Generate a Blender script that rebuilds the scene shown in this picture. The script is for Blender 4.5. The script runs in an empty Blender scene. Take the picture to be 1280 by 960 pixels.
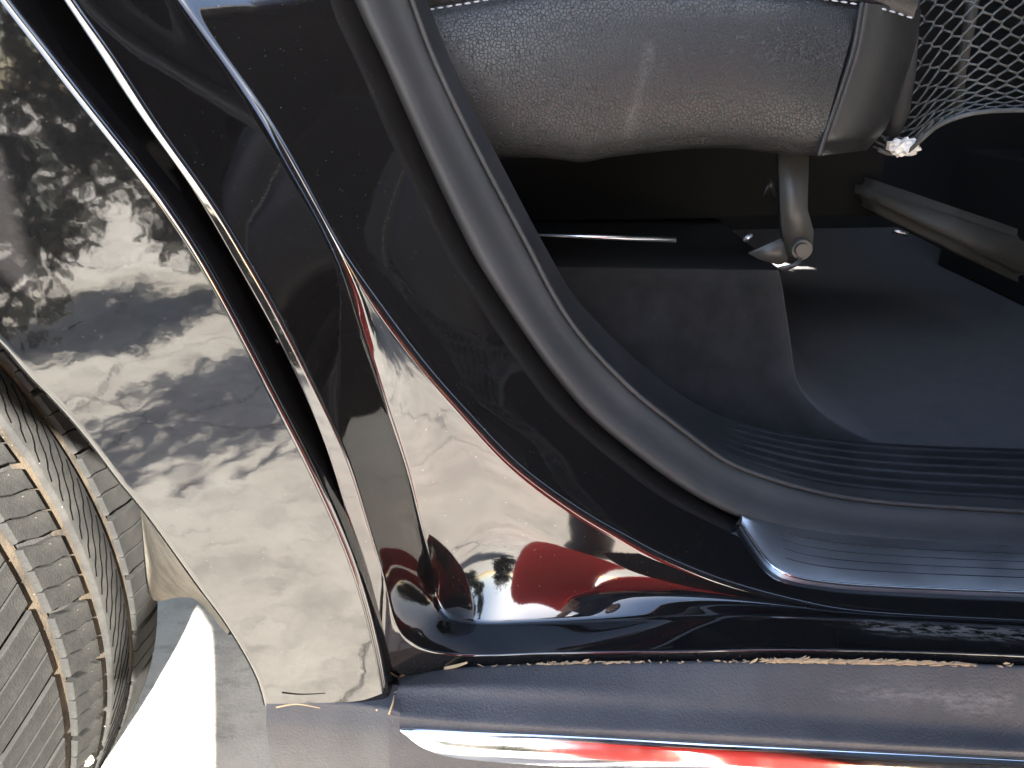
import bpy, bmesh, math, random
import numpy as np
from mathutils import Vector, Matrix
random.seed(7); rng = np.random.default_rng(7)
scn = bpy.context.scene
C = scn.collection
R = math.radians

# ------------------------------------------------------------------ camera, sky, sun, exposure
CAM = Vector((0.0, -0.36, 0.761)); PITCH, YAW, ROLL = R(21.6), R(-3.0), R(-1.4); FPX = 967.0
FWD = Vector((math.sin(YAW) * math.cos(PITCH), math.cos(YAW) * math.cos(PITCH), -math.sin(PITCH)))
_r0 = Vector((math.cos(YAW), -math.sin(YAW), 0)); _u0 = _r0.cross(FWD)
RGT = _r0 * math.cos(ROLL) + _u0 * math.sin(ROLL); UPV = _u0 * math.cos(ROLL) - _r0 * math.sin(ROLL)
cd = bpy.data.cameras.new('camera'); cam = bpy.data.objects.new('camera', cd); C.objects.link(cam)
cam.matrix_world = Matrix((RGT, UPV, -FWD)).transposed().to_4x4(); cam.location = CAM
cd.sensor_width = 36; cd.lens = FPX / 1280 * 36; cd.clip_start = 0.02; cd.clip_end = 400
scn.camera = cam
SUN_H = Vector((math.cos(R(-67)), math.sin(R(-67)), 0)).normalized(); SUN_EL = R(29)
sun_dir = Vector((SUN_H.x * math.cos(SUN_EL), SUN_H.y * math.cos(SUN_EL), math.sin(SUN_EL)))
w = bpy.data.worlds.new('World'); scn.world = w; w.use_nodes = True
nt = w.node_tree; bg = nt.nodes['Background']
sky = nt.nodes.new('ShaderNodeTexSky'); sky.sky_type = 'NISHITA'; sky.sun_disc = False; sky.dust_density = 1.5; sky.air_density = 1.0
sky.sun_elevation = SUN_EL; sky.sun_rotation = math.atan2(SUN_H.x, SUN_H.y)
nt.links.new(sky.outputs[0], bg.inputs[0]); bg.inputs[1].default_value = 0.06
sl = bpy.data.lights.new('sun', 'SUN'); so = bpy.data.objects.new('sun', sl); C.objects.link(so)
sl.energy = 4.0; sl.angle = R(0.5); sl.color = (1, 0.95, 0.87)
so.rotation_euler = sun_dir.to_track_quat('Z', 'Y').to_euler()
scn.view_settings.view_transform = 'Standard'; scn.view_settings.look = 'None'
scn.view_settings.exposure = 4.35; scn.view_settings.gamma = 1
scn.view_settings.use_curve_mapping = False

# ------------------------------------------------------------------ helpers
def ray(px, py):
    u = px - 640; v = 480 - py
    return RGT * u + UPV * v + FWD * FPX
def P(px, py, Y):                       # measured point of the car's side, at depth Y inside the outer skin
    d = ray(px, py); return CAM + d * ((Y - CAM.y) / d.y)
def PZ(px, py, Z):
    d = ray(px, py); return CAM + d * ((Z - CAM.z) / d.z)
def spline(pts, n):
    """centripetal-ish Catmull-Rom through pts, resampled to n points evenly by length"""
    p = np.array([tuple(q) for q in pts], float)
    if len(p) == 2:
        t = np.linspace(0, 1, n)[:, None]; return p[0] * (1 - t) + p[1] * t
    ext = np.vstack([2 * p[0] - p[1], p, 2 * p[-1] - p[-2]]); out = []
    for i in range(1, len(ext) - 2):
        p0, p1, p2, p3 = ext[i - 1:i + 3]
        t0 = 0; t1 = t0 + max(1e-9, np.linalg.norm(p1 - p0)) ** .5; t2 = t1 + max(1e-9, np.linalg.norm(p2 - p1)) ** .5; t3 = t2 + max(1e-9, np.linalg.norm(p3 - p2)) ** .5
        for t in np.linspace(t1, t2, 14, endpoint=False):
            A1 = (t1 - t) / (t1 - t0) * p0 + (t - t0) / (t1 - t0) * p1; A2 = (t2 - t) / (t2 - t1) * p1 + (t - t1) / (t2 - t1) * p2
            A3 = (t3 - t) / (t3 - t2) * p2 + (t - t2) / (t3 - t2) * p3
            B1 = (t2 - t) / (t2 - t0) * A1 + (t - t0) / (t2 - t0) * A2; B2 = (t3 - t) / (t3 - t1) * A2 + (t - t1) / (t3 - t1) * A3
            out.append((t2 - t) / (t2 - t1) * B1 + (t - t1) / (t2 - t1) * B2)
    out.append(p[-1]); out = np.array(out)
    s = np.r_[0, np.cumsum(np.linalg.norm(np.diff(out, axis=0), axis=1))]; t = np.linspace(0, s[-1], n)
    return np.stack([np.interp(t, s, out[:, k]) for k in range(out.shape[1])], 1)
def row(px, Y, n=160):                  # a measured contour carried to depth Y (number, or one per point)
    ys = Y if hasattr(Y, '__len__') else [Y] * len(px)
    return spline([P(a[0], a[1], y) for a, y in zip(px, ys)], n)
def krow(px, Y, keys, n=220):           # like row, with chosen points held to the same parameter on every contour
    ys = Y if hasattr(Y, '__len__') else [Y] * len(px)
    pts = [np.array(tuple(P(a[0], a[1], y))) for a, y in zip(px, ys)]
    f = spline(pts, 2400); al = np.r_[0, np.cumsum(np.linalg.norm(np.diff(f, axis=0), axis=1))]
    kx, ks = [0.], [0.]
    for pt, sv in keys:
        i = px.index(pt); j = int(np.argmin(np.linalg.norm(f - pts[i], axis=1))); kx.append(al[j]); ks.append(sv)
    kx.append(al[-1]); ks.append(1.); t = np.linspace(0, 1, n)
    # smooth monotone map from parameter to length
    a_ = np.interp(t, ks, kx)
    for _ in range(40): a_[1:-1] = a_[1:-1] * .5 + (a_[:-2] + a_[2:]) * .25
    return np.stack([np.interp(a_, al, f[:, k]) for k in range(3)], 1)
def smooth_rows(rows, it=2):
    out = []
    for r in rows:
        r = r.copy()
        for _ in range(it): r[1:-1] = r[1:-1] * .5 + (r[:-2] + r[2:]) * .25
        out.append(r)
    return out
def fillet(rows, radii, seg=6):
    """rows: list of N x 3 rows; each inner row replaced by an arc of about radius radii[i]"""
    M = len(rows); out = [rows[0]]
    for i in range(1, M - 1):
        a, b, c = rows[i - 1], rows[i], rows[i + 1]
        r = radii[i]
        if not r: out.append(b); continue
        da = a - b; dc = c - b
        la = np.linalg.norm(da, axis=1, keepdims=True); lc = np.linalg.norm(dc, axis=1, keepdims=True)
        A = b + da / np.maximum(la, 1e-9) * np.minimum(r, la * .48); D = b + dc / np.maximum(lc, 1e-9) * np.minimum(r, lc * .48)
        for t in np.linspace(0, 1, seg):
            out.append((1 - t) ** 2 * A + 2 * t * (1 - t) * b + t * t * D)
    out.append(rows[-1]); return out
def obj(name, verts, faces, mat, parent=None, smooth=True, mods=None):
    me = bpy.data.meshes.new(name); me.from_pydata([tuple(v) for v in verts], [], faces); me.update()
    if smooth: me.polygons.foreach_set('use_smooth', [True] * len(me.polygons))
    o = bpy.data.objects.new(name, me); C.objects.link(o)
    if mat: me.materials.append(mat)
    if parent: o.parent = parent
    return o
def grid(name, rows, mat, parent=None, closed=False, smooth=True):
    M, N = len(rows), len(rows[0]); V = np.vstack(rows); F = []
    for i in range(M - 1 + (1 if closed else 0)):
        k = (i + 1) % M
        for j in range(N - 1):
            F.append((i * N + j, i * N + j + 1, k * N + j + 1, k * N + j))
    return obj(name, V, F, mat, parent, smooth)
def frombm(name, bm, mat, parent=None, smooth=True):
    me = bpy.data.meshes.new(name); bm.normal_update(); bm.to_mesh(me); bm.free()
    if smooth: me.polygons.foreach_set('use_smooth', [True] * len(me.polygons))
    o = bpy.data.objects.new(name, me); C.objects.link(o)
    if mat: me.materials.append(mat)
    if parent: o.parent = parent
    return o
def bm_box(bm, lo, hi, bev=0.0, mtx=None):
    lo = Vector(lo); hi = Vector(hi)
    g = bmesh.ops.create_cube(bm, size=1); vs = g['verts']
    for v in vs:
        v.co = Vector((lo[k] + (v.co[k] + .5) * (hi[k] - lo[k]) for k in range(3)))
    if bev:
        es = list({e for v in vs for e in v.link_edges}); bmesh.ops.bevel(bm, geom=es, offset=bev, segments=2, affect='EDGES', profile=.6)
    if mtx:
        for v in bm.verts: v.co = mtx @ v.co
def box(name, lo, hi, mat, parent=None, bev=0.004, mtx=None):
    bm = bmesh.new(); bm_box(bm, lo, hi, bev, mtx); return frombm(name, bm, mat, parent, False)
def tube_verts(path, rad, seg=8):
    path = np.array([tuple(p) for p in path], float); n = len(path); V = []; F = []
    rad = np.full(n, rad) if np.isscalar(rad) else np.array(rad)
    tan = np.gradient(path, axis=0); up = np.array([.3, .2, .93])
    for i in range(n):
        t = tan[i] / (np.linalg.norm(tan[i]) + 1e-12); a = np.cross(t, up); a /= np.linalg.norm(a) + 1e-12; b = np.cross(t, a)
        for k in range(seg):
            th = 2 * math.pi * k / seg; V.append(path[i] + rad[i] * (math.cos(th) * a + math.sin(th) * b))
    for i in range(n - 1):
        for k in range(seg):
            F.append((i * seg + k, i * seg + (k + 1) % seg, (i + 1) * seg + (k + 1) % seg, (i + 1) * seg + k))
    F.append(tuple(range(seg))[::-1]); F.append(tuple(range((n - 1) * seg, n * seg)))
    return V, F
def tube(name, path, rad, mat, parent=None, seg=8):
    V, F = tube_verts(path, rad, seg); return obj(name, V, F, mat, parent)
def empty(name, loc, parent=None):
    o = bpy.data.objects.new(name, None); C.objects.link(o); o.location = loc; o.empty_display_size = .1
    if parent: o.parent = parent
    return o
def tag(o, label, cat, group=None, kind=None):
    if label: o['label'] = label
    if cat: o['category'] = cat
    if group: o['group'] = group
    if kind: o['kind'] = kind
    return o
def attr(o, name, vals):
    a = o.data.attributes.new(name, 'FLOAT', 'POINT'); a.data.foreach_set('value', np.array(vals, np.float32))

# ------------------------------------------------------------------ materials
class MB:
    def __init__(s, name):
        s.m = bpy.data.materials.new(name); s.m.use_nodes = True; s.t = s.m.node_tree
        s.b = s.t.nodes['Principled BSDF']; s.co = s.t.nodes.new('ShaderNodeTexCoord').outputs['Object']
    def n(s, kind, **kw):
        nd = s.t.nodes.new('ShaderNode' + kind)
        for k, v in kw.items():
            if k.startswith('i_'): nd.inputs[k[2:].replace('_', ' ')].default_value = v
            else: setattr(nd, k, v)
        return nd
    def l(s, a, b): s.t.links.new(a, b)
    def scaled(s, sc):
        m = s.n('Mapping'); s.l(s.co, m.inputs[0]); m.inputs['Scale'].default_value = sc; return m.outputs[0]
    def noise(s, scale, detail=4, rough=.55, vec=None, dist=0):
        nd = s.n('TexNoise'); nd.inputs['Scale'].default_value = scale; nd.inputs['Detail'].default_value = detail; nd.inputs['Roughness'].default_value = rough
        nd.inputs['Distortion'].default_value = dist
        s.l(vec if vec else s.co, nd.inputs['Vector']); return nd.outputs[0]
    def voro(s, scale, feature='F1', vec=None, out='Distance', rnd=1):
        nd = s.n('TexVoronoi'); nd.feature = feature; nd.inputs['Scale'].default_value = scale; nd.inputs['Randomness'].default_value = rnd
        s.l(vec if vec else s.co, nd.inputs['Vector']); return nd.outputs[out]
    def ramp(s, v, a, b, lo=0., hi=1.):
        nd = s.n('MapRange'); s.l(v, nd.inputs[0]); nd.inputs[1].default_value = a; nd.inputs[2].default_value = b; nd.inputs[3].default_value = lo; nd.inputs[4].default_value = hi
        nd.interpolation_type = 'SMOOTHSTEP'; return nd.outputs[0]
    def math(s, op, a, b=None):
        nd = s.n('Math', operation=op)
        for i, x in enumerate((a, b)):
            if x is None: continue
            if isinstance(x, (int, float)): nd.inputs[i].default_value = x
            else: s.l(x, nd.inputs[i])
        return nd.outputs[0]
    def mix(s, f, a, b):
        nd = s.n('Mix', data_type='RGBA')
        if isinstance(f, (int, float)): nd.inputs[0].default_value = f
        else: s.l(f, nd.inputs[0])
        for i, x in ((6, a), (7, b)):
            if isinstance(x, tuple): nd.inputs[i].default_value = (*x, 1)
            else: s.l(x, nd.inputs[i])
        return nd.outputs[2]
    def attr(s, name):
        nd = s.n('Attribute'); nd.attribute_name = name; return nd.outputs['Fac']
    def bump(s, h, strength=.3, dist=.001, nrm=None):
        nd = s.n('Bump'); nd.inputs['Strength'].default_value = strength; nd.inputs['Distance'].default_value = dist; s.l(h, nd.inputs['Height'])
        if nrm: s.l(nrm, nd.inputs['Normal'])
        return nd.outputs[0]
    def set(s, **kw):
        for k, v in kw.items():
            i = s.b.inputs[k.replace('_', ' ')]
            if isinstance(v, tuple): i.default_value = (*v, 1) if len(v) == 3 else v
            elif isinstance(v, (int, float)): i.default_value = v
            else: s.l(v, i)
        return s.m

def paint(name, dust=.5, wave=.6, specks=.5, marks=False):
    m = MB(name)
    grime = m.ramp(m.noise(9, 5, .6), .38, .72)
    fine = m.ramp(m.noise(1500, 2, .7), .52, .78)
    dots = m.ramp(m.voro(260), .10, .03)
    keep = m.ramp(m.noise(170, 1), .60, .66)
    dots = m.math('MULTIPLY', dots, keep)
    rings = m.voro(75); ring = m.math('MULTIPLY', m.ramp(rings, .16, .20), m.ramp(rings, .26, .22))
    ring = m.math('MULTIPLY', ring, m.ramp(m.noise(60, 2), .58, .66))
    d = m.math('ADD', m.math('MULTIPLY', m.math('MULTIPLY', fine, m.ramp(grime, 0, 1, .35, 1)), .055 * dust), m.math('MULTIPLY', dots, .45 * specks))
    d = m.math('ADD', d, m.math('MULTIPLY', ring, .07 * dust)); d = m.math('ADD', d, .028 * dust)  # constant term: dust film, raised to put veiling haze into the colour
    if marks:
        k = m.math('MULTIPLY', m.attr('mark'), m.ramp(m.noise(240, 5, .7, m.scaled((.35, 1, 1))), .42, .62)); d = m.math('ADD', d, m.math('MULTIPLY', k, .8))
    d = m.math('MINIMUM', d, .85)
    col = m.mix(d, (.0035, .0035, .004), (.22, .19, .165)); col = m.mix(m.math('MULTIPLY', m.math('MULTIPLY', m.ramp(m.voro(330), .09, .04), m.ramp(m.noise(140, 1), .53, .58)), .9 * specks), col, (.62, .60, .57))
    b1 = m.bump(m.noise(24, 2, .5), .075 * wave, .004)
    b2 = m.bump(m.noise(120, 2, .5), .03 * wave, .0008, b1)
    b3 = m.bump(d, .08, .0004, b2)
    return m.set(Base_Color=col, Roughness=m.ramp(d, 0, .6, .035, .55), IOR=1.75, Normal=b3, Specular_IOR_Level=.55)
def plastic(name, col, rough=.5, grain=900, bs=.25, dust=.25, dustcol=(.25, .23, .2), marks=False, spec=.5):
    m = MB(name)
    d = m.math('MULTIPLY', m.ramp(m.noise(14, 6, .65), .35, .75), dust)
    d = m.math('ADD', d, m.math('MULTIPLY', m.ramp(m.voro(190), .12, .03), m.math('MULTIPLY', m.ramp(m.noise(90, 1), .58, .64), .5 * min(1, dust * 2))))
    if marks: d = m.math('ADD', d, m.math('MULTIPLY', m.attr('mark'), m.ramp(m.noise(400, 5, .7, m.scaled((.3, 1, 1))), .35, .65)))
    d = m.math('MINIMUM', d, .9)
    c = m.mix(d, col, dustcol)
    h = m.noise(grain, 3, .6)
    return m.set(Base_Color=c, Roughness=m.ramp(d, 0, 1, rough, min(1, rough + .35)), Normal=m.bump(h, bs, .0006), Specular_IOR_Level=spec)
def plain(name, col, rough=.5, metal=0., **kw):
    m = MB(name); return m.set(Base_Color=col, Roughness=rough, Metallic=metal, **kw)

M = {}
M['paint'] = paint('black_paint_dusty', .30, .85, .18)
M['jamb'] = paint('black_paint_jamb', .8, .4, .6, marks=True)
M['clad'] = plastic('grey_cladding_plastic', (.044, .044, .046), .52, 620, 1., .16, (.2, .19, .18), marks=True, spec=.4)
M['rubber'] = plastic('seal_rubber', (.024, .024, .0235), .6, 1600, .12, .10, (.16, .15, .14))
M['trim'] = plastic('dark_trim_plastic', (.012, .0125, .014), .5, 1300, .3, .10, (.14, .14, .15))
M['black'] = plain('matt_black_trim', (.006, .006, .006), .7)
def carpet():
    m = MB('dark_carpet'); f = m.noise(900, 3, .7); c = m.mix(m.ramp(m.noise(40, 5), .3, .7), (.010, .0098, .0104), (.018, .0178, .019))
    c = m.mix(m.math('MULTIPLY', m.ramp(m.voro(120), .06, .02), m.ramp(m.noise(50, 1), .6, .66)), c, (.2, .19, .18))
    return m.set(Base_Color=c, Roughness=.95, Normal=m.bump(f, .7, .0015), Specular_IOR_Level=.15, Sheen_Weight=.2)
M['carpet'] = carpet()
def leather(name, scale, bs, marks=False):
    m = MB(name); warp = m.n('VectorMath', operation='ADD'); nz = m.n('TexNoise'); nz.inputs['Scale'].default_value = 60; m.l(m.co, nz.inputs['Vector'])
    sc_ = m.n('VectorMath', operation='SCALE'); m.l(nz.outputs['Color'], sc_.inputs[0]); sc_.inputs['Scale'].default_value = .004
    m.l(m.co, warp.inputs[0]); m.l(sc_.outputs[0], warp.inputs[1])
    v = m.voro(scale, 'SMOOTH_F1', warp.outputs[0]); e = m.voro(scale, 'DISTANCE_TO_EDGE', warp.outputs[0])
    h = m.ramp(e, .0, .11)
    col = (.0155, .0158, .0163)
    if marks:
        k = m.math('MULTIPLY', m.attr('mark'), m.ramp(m.noise(500, 4, .7), .3, .7)); col = m.mix(k, col, (.17, .165, .155))
    return m.set(Base_Color=col, Roughness=.42, Normal=m.bump(h, bs, .0012), Specular_IOR_Level=.5)
M['leather'] = leather('grained_leather', 350, .45, True)
M['leather_fine'] = leather('smooth_leather', 620, .15)
M['thread'] = plain('pale_thread', (.35, .36, .38), .7)
M['metal'] = plain('brushed_steel', (.55, .55, .56), .3, 1.)
M['dark_metal'] = plain('black_coated_metal', (.03, .03, .03), .35, .6)
def chrome():
    m = MB('satin_chrome'); return m.set(Base_Color=(.78, .78, .77), Metallic=1., Roughness=m.ramp(m.noise(30, 4), .3, .8, .07, .18))
M['chrome'] = chrome()
def sillmetal():
    m = MB('brushed_sill_metal'); h = m.noise(400, 3, .6, m.scaled((.02, 1, 1)))
    return m.set(Base_Color=(.43, .445, .46), Metallic=1., Roughness=m.ramp(m.noise(22, 4), .3, .8, .42, .56), Normal=m.bump(h, .08, .0004))
M['sillmetal'] = sillmetal()
def rubber_tyre(name, base, dirt, lo, hi):
    m = MB(name); f = m.ramp(m.noise(38, 6, .7), lo, hi); f = m.math('MULTIPLY', f, m.ramp(m.noise(420, 3, .7), .2, .6, .55, 1))
    sp = m.math('MULTIPLY', m.ramp(m.voro(170), .12, .04), m.ramp(m.noise(80, 1), .6, .66))
    c = m.mix(f, base, dirt); c = m.mix(m.math('MULTIPLY', sp, .7), c, (.3, .29, .27))
    return m.set(Base_Color=c, Roughness=.85, Normal=m.bump(m.noise(700, 4, .7), .5, .0012), Specular_IOR_Level=.25)
M['tread'] = rubber_tyre('tread_rubber', (.0085, .0087, .0084), (.021, .0202, .0182), .35, .75)
M['groove'] = rubber_tyre('dirt_filled_groove', (.018, .016, .013), (.062, .048, .033), .3, .62)
M['sidewall'] = rubber_tyre('sidewall_rubber', (.02, .02, .02), (.06, .055, .05), .4, .9)
M['liner'] = rubber_tyre('dusty_arch_liner', (.07, .064, .052), (.13, .115, .09), .3, .6)
M['sipe'] = plain('sipe_black', (.002, .002, .002), 1., Specular_IOR_Level=0.)
M['rim'] = plain('silver_alloy', (.5, .5, .5), .3, 1.)
def concrete():
    m = MB('sunlit_concrete'); big = m.noise(1.7, 6, .6); mid = m.noise(9, 6, .65); fine = m.noise(220, 5, .7)
    c = m.mix(m.ramp(big, .3, .7), (.40, .37, .32), (.52, .49, .43)); c = m.mix(m.math('MULTIPLY', m.ramp(mid, .42, .72), .75), c, (.27, .25, .22)); c = m.mix(m.math('MULTIPLY', m.ramp(m.noise(28, 5, .7, m.scaled((.45, 1, 1))), .5, .72), .6), c, (.20, .185, .165))
    c = m.mix(m.math('MULTIPLY', m.ramp(fine, .55, .75), .35), c, (.24, .22, .2))
    ce = m.n('TexVoronoi'); ce.feature = 'DISTANCE_TO_EDGE'; ce.inputs['Scale'].default_value = 1.35
    wv = m.n('VectorMath', operation='ADD'); nz = m.n('TexNoise'); nz.inputs['Scale'].default_value = 5; nz.inputs['Detail'].default_value = 6; m.l(m.co, nz.inputs['Vector'])
    sc_ = m.n('VectorMath', operation='SCALE'); sc_.inputs['Scale'].default_value = .22; m.l(nz.outputs['Color'], sc_.inputs[0]); m.l(m.co, wv.inputs[0]); m.l(sc_.outputs[0], wv.inputs[1]); m.l(wv.outputs[0], ce.inputs['Vector'])
    crack = m.ramp(ce.outputs['Distance'], .010, .002)
    c = m.mix(m.math('MULTIPLY', crack, .75), c, (.07, .065, .06))
    h = m.math('ADD', m.math('MULTIPLY', fine, .4), m.math('SUBTRACT', mid, crack))
    return m.set(Base_Color=c, Roughness=.9, Normal=m.bump(h, .6, .006))
M['concrete'] = concrete()
M['glass'] = plain('tinted_glass', (.004, .004, .005), .03)
M['red'] = MB('red_cotton').set(Base_Color=(.72, .05, .045), Roughness=.85)
M['jeans'] = plain('dark_cotton', (.018, .02, .028), .85)
M['skin'] = MB('skin').set(Base_Color=(.50, .30, .22), Roughness=.5)
M['hair'] = plain('dark_hair', (.02, .014, .01), .6)
M['shoe'] = plain('black_shoe', (.012, .012, .012), .55)
M['net'] = plain('grey_net_cord', (.085, .09, .088), .75)
M['straw'] = MB('dry_straw').set(Base_Color=(.42, .31, .17), Roughness=.8)
M['leaf'] = MB('dry_leaf').set(Base_Color=(.30, .225, .14), Roughness=.9)
M['stone'] = MB('pale_stone').set(Base_Color=(.42, .37, .27), Roughness=.85)
M['paper'] = MB('white_paper').set(Base_Color=(.8, .78, .72), Roughness=.7)

# ------------------------------------------------------------------ ground
S = 120
ground = obj('ground', [(-S, -S, 0), (S, -S, 0), (S, S, 0), (-S, S, 0)], [(0, 1, 2, 3)], M['concrete'], smooth=False)
ground['kind'] = 'structure'

car = tag(empty('car', (-.2, .8, 0)), 'dusty black car seen at its open rear doorway and rear wheel arch', 'car')
bpy.context.view_layer.update()
CI = Matrix.Translation(car.location).inverted()
def own(o, parent=None):                # parent without moving: parts are built in world coordinates
    p = parent or car; o.parent = p
    if p.parent is None: o.matrix_parent_inverse = CI
    return o

# ------------------------------------------------------------------ body side: contours of the door opening
K0 = [(-62, -90), (-5, 0), (43, 55), (73, 97), (123, 160), (187, 240), (240, 317), (300, 425), (336, 495), (372, 562), (408, 637), (437, 705), (458, 775), (472, 835), (480, 882)]
R2 = [(10, -100), (78, 0), (130, 78), (173, 147), (207, 190), (267, 280), (285, 320), (333, 393), (377, 487), (410, 560), (430, 640), (453, 710), (470, 770), (482, 812), (490, 838), (503, 846), (530, 842), (570, 836), (700, 829), (900, 825), (1080, 826), (1280, 831), (1420, 837)]
R3 = [(28, -100), (92, 0), (142, 68), (190, 147), (222, 190), (285, 280), (305, 320), (352, 393), (394, 487), (433, 560), (456, 640), (479, 715), (492, 768), (500, 788), (513, 803), (540, 814), (585, 819), (680, 816), (853, 814), (960, 812), (1120, 814), (1280, 819), (1420, 826)]
R4 = [(150, -100), (217, 0), (312, 133), (352, 200), (419, 325), (452, 420), (482, 510), (508, 590), (524, 655), (535, 700), (541, 735), (549, 761), (564, 775), (592, 780), (650, 779), (720, 777), (853, 772), (960, 772), (1060, 775), (1280, 785), (1420, 793)]
R5 = [(168, -100), (231, 0), (327, 133), (367, 200), (430, 315), (470, 377), (527, 453), (577, 510), (644, 580), (727, 640), (780, 670), (827, 695), (906, 727), (993, 750), (1060, 762), (1280, 775), (1420, 782)]
R6 = [(412, -100), (444, 0), (480, 77), (530, 190), (574, 283), (592, 318), (640, 393), (690, 464), (727, 508), (790, 562), (853, 607), (905, 635), (960, 655), (1030, 668), (1110, 675), (1280, 686), (1420, 694)]
LL = [(478, -100), (512, 0), (537, 67), (567, 133), (604, 207), (660, 313), (694, 377), (727, 424), (790, 490), (853, 540), (905, 577), (960, 599), (1035, 619), (1110, 629), (1280, 640), (1420, 648)]

def extend(r, up=.45, fwd=.35, n=10):
    """carry a contour beyond the picture: up towards the roof and forward along the sill"""
    d0 = r[0] - r[3]; d0 /= np.linalg.norm(d0); d1 = r[-1] - r[-4]; d1 /= np.linalg.norm(d1)
    d1 = np.array([1, 0, 0.0])
    a = [r[0] + (d0 * (1 - .25 * t) + np.array([-.1, .12, .5]) * .25 * t) * up * t for t in np.linspace(1, .1, n)]
    b = [r[-1] + d1 * fwd * t for t in np.linspace(.1, 1, n)]
    return np.vstack([a, r, b])
N = 220
kk = lambda a, b, c: [(a, .3), (b, .55), (c, .85)]
sill_t = lambda p_: max(0., min(1., (p_[0] - 480) / 90))
r2 = krow(R2, [.0120 + .0185 * sill_t(p_) for p_ in R2], kk((285, 320), (490, 838), (1080, 826)), N); r3 = krow(R3, [.0135 + .0165 * sill_t(p_) for p_ in R3], kk((305, 320), (500, 788), (1120, 814)), N)
KR4, KR5, KR6, KLL, KT1 = kk((419, 325), (549, 761), (1060, 775)), kk((430, 315), (644, 580), (1060, 762)), kk((592, 318), (790, 562), (1110, 675)), kk((660, 313), (853, 540), (1110, 629)), kk((684, 313), (872, 506), (1120, 555))
def ramp_t(pts, hi, lo_):             # the same for the shelf: level below its upper tip
    return [lo_ + (hi - lo_) * max(0., min(1., (330 - p_[1]) / 330)) for p_ in pts]
def ramp_y(pts, hi, lo_):             # depth eases from the tall rear flank (hi) to the sill (lo_)
    return [lo_ + (hi - lo_) * max(0., min(1., (640 - p_[1]) / 400)) for p_ in pts]
def calm(r, its=60):                    # take hand-measured wobble out of the tall flank, leave the corner and the sill alone
    s_ = np.linspace(0, 1, len(r)); w_ = (np.clip((.50 - s_) / .10, 0, 1) * .5)[1:-1, None]; r = r.copy()
    for _ in range(its): r[1:-1] = r[1:-1] * (1 - w_) + (r[:-2] + r[2:]) * .5 * w_
    return r
r2, r3 = calm(r2), calm(r3)
r5 = krow(R5, ramp_t(R5, .112, .087), KR5, N); r6 = krow(R6, ramp_y(R6, .20, .175), KR6, N)
y4 = ramp_t(R4, .110, .0865); r4f = krow(R4, y4, KR4, N)
r4 = krow(R4, [y_ - .002 - .018 * max(0., min(1., (p_[0] - 538) / 40)) for y_, p_ in zip(y4, R4)], KR4, N)   # the shelf stays flat, then curls out to its lip
r45 = r5 * .56 + r4f * .44
rows = [extend(x) for x in smooth_rows([r2 + np.array([0, .022, 0]), r2, r3, r4, r45, r5, r6], 2)]
jr = fillet(rows, [0, .0015, .0022, .004, .05, .006, 0], 10)
dense = []
for i in range(len(jr) - 1):            # add rows on the wide faces
    k = 5 if np.mean(np.linalg.norm(jr[i + 1] - jr[i], axis=1)) > .008 else 1
    for t in np.arange(k) / k: dense.append(jr[i] * (1 - t) + jr[i + 1] * t)
dense.append(jr[-1])
jamb = own(grid('door_jamb', dense, M['jamb']))
V = np.vstack(dense)
def seg_mark(V, a, b, wd):
    a = np.array(a); b = np.array(b); d = b - a; t = np.clip(((V - a) @ d) / (d @ d), 0, 1)
    return np.exp(-(np.linalg.norm(V - a - t[:, None] * d, axis=1) / wd) ** 2)
mk = np.maximum(seg_mark(V, P(1095, 787, .06), P(1290, 803, .055), .0085), seg_mark(V, P(740, 532, .1), P(752, 541, .1), .0015) * 0)
attr(jamb, 'mark', np.clip(mk * 1.6, 0, 1))

# ------------------------------------------------------------------ quarter panel around the wheel arch (with folded hem and arch return)
WX, WZ, TR = -.736, .377, .377
k0 = row(K0, 0.0, 120)
for _ in range(30): k0[1:-1] = k0[1:-1] * .5 + (k0[:-2] + k0[2:]) * .25
AR = [(0, 424), (37, 467), (75, 506), (112, 549), (150, 600), (183, 640), (253, 737), (287, 783), (325, 850), (335, 884)]
arch_f = [P(a, b, 0) for a, b in AR]                      # top -> bottom, measured
top = [(-.325, .70), (-.375, .762), (-.46, .815), (-.58, .845), (-.72, .852)]
arch_half = [(x, z) for x, z in reversed(top)] + [(p.x, p.z) for p in arch_f]
xc = -.72
arch_xz = [(2 * xc - x, z) for x, z in reversed(arch_half[1:])] + arch_half   # rear bottom ... top ... front bottom
arch = spline([(x, 0, z) for x, z in arch_xz], 160)
zb = arch_half[-1][1]
outer = [(-1.95, zb), (-1.95, .7), (-1.95, .98), (-1.3, 1.01), (-.8, 1.02)] 
k0e = extend(k0, .20, .0001, 6)[:-6]
front = [tuple(p[[0, 2]]) for p in k0e]
outer_xz = outer + [(-.55, 1.02)] + front
outer = spline([(x, 0, z) for x, z in outer_xz], 900)
# pair every arch point with an outer point (front parts matched by height so that the strip near the door stays even)
ao = np.linspace(0, 1, 160)
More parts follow.
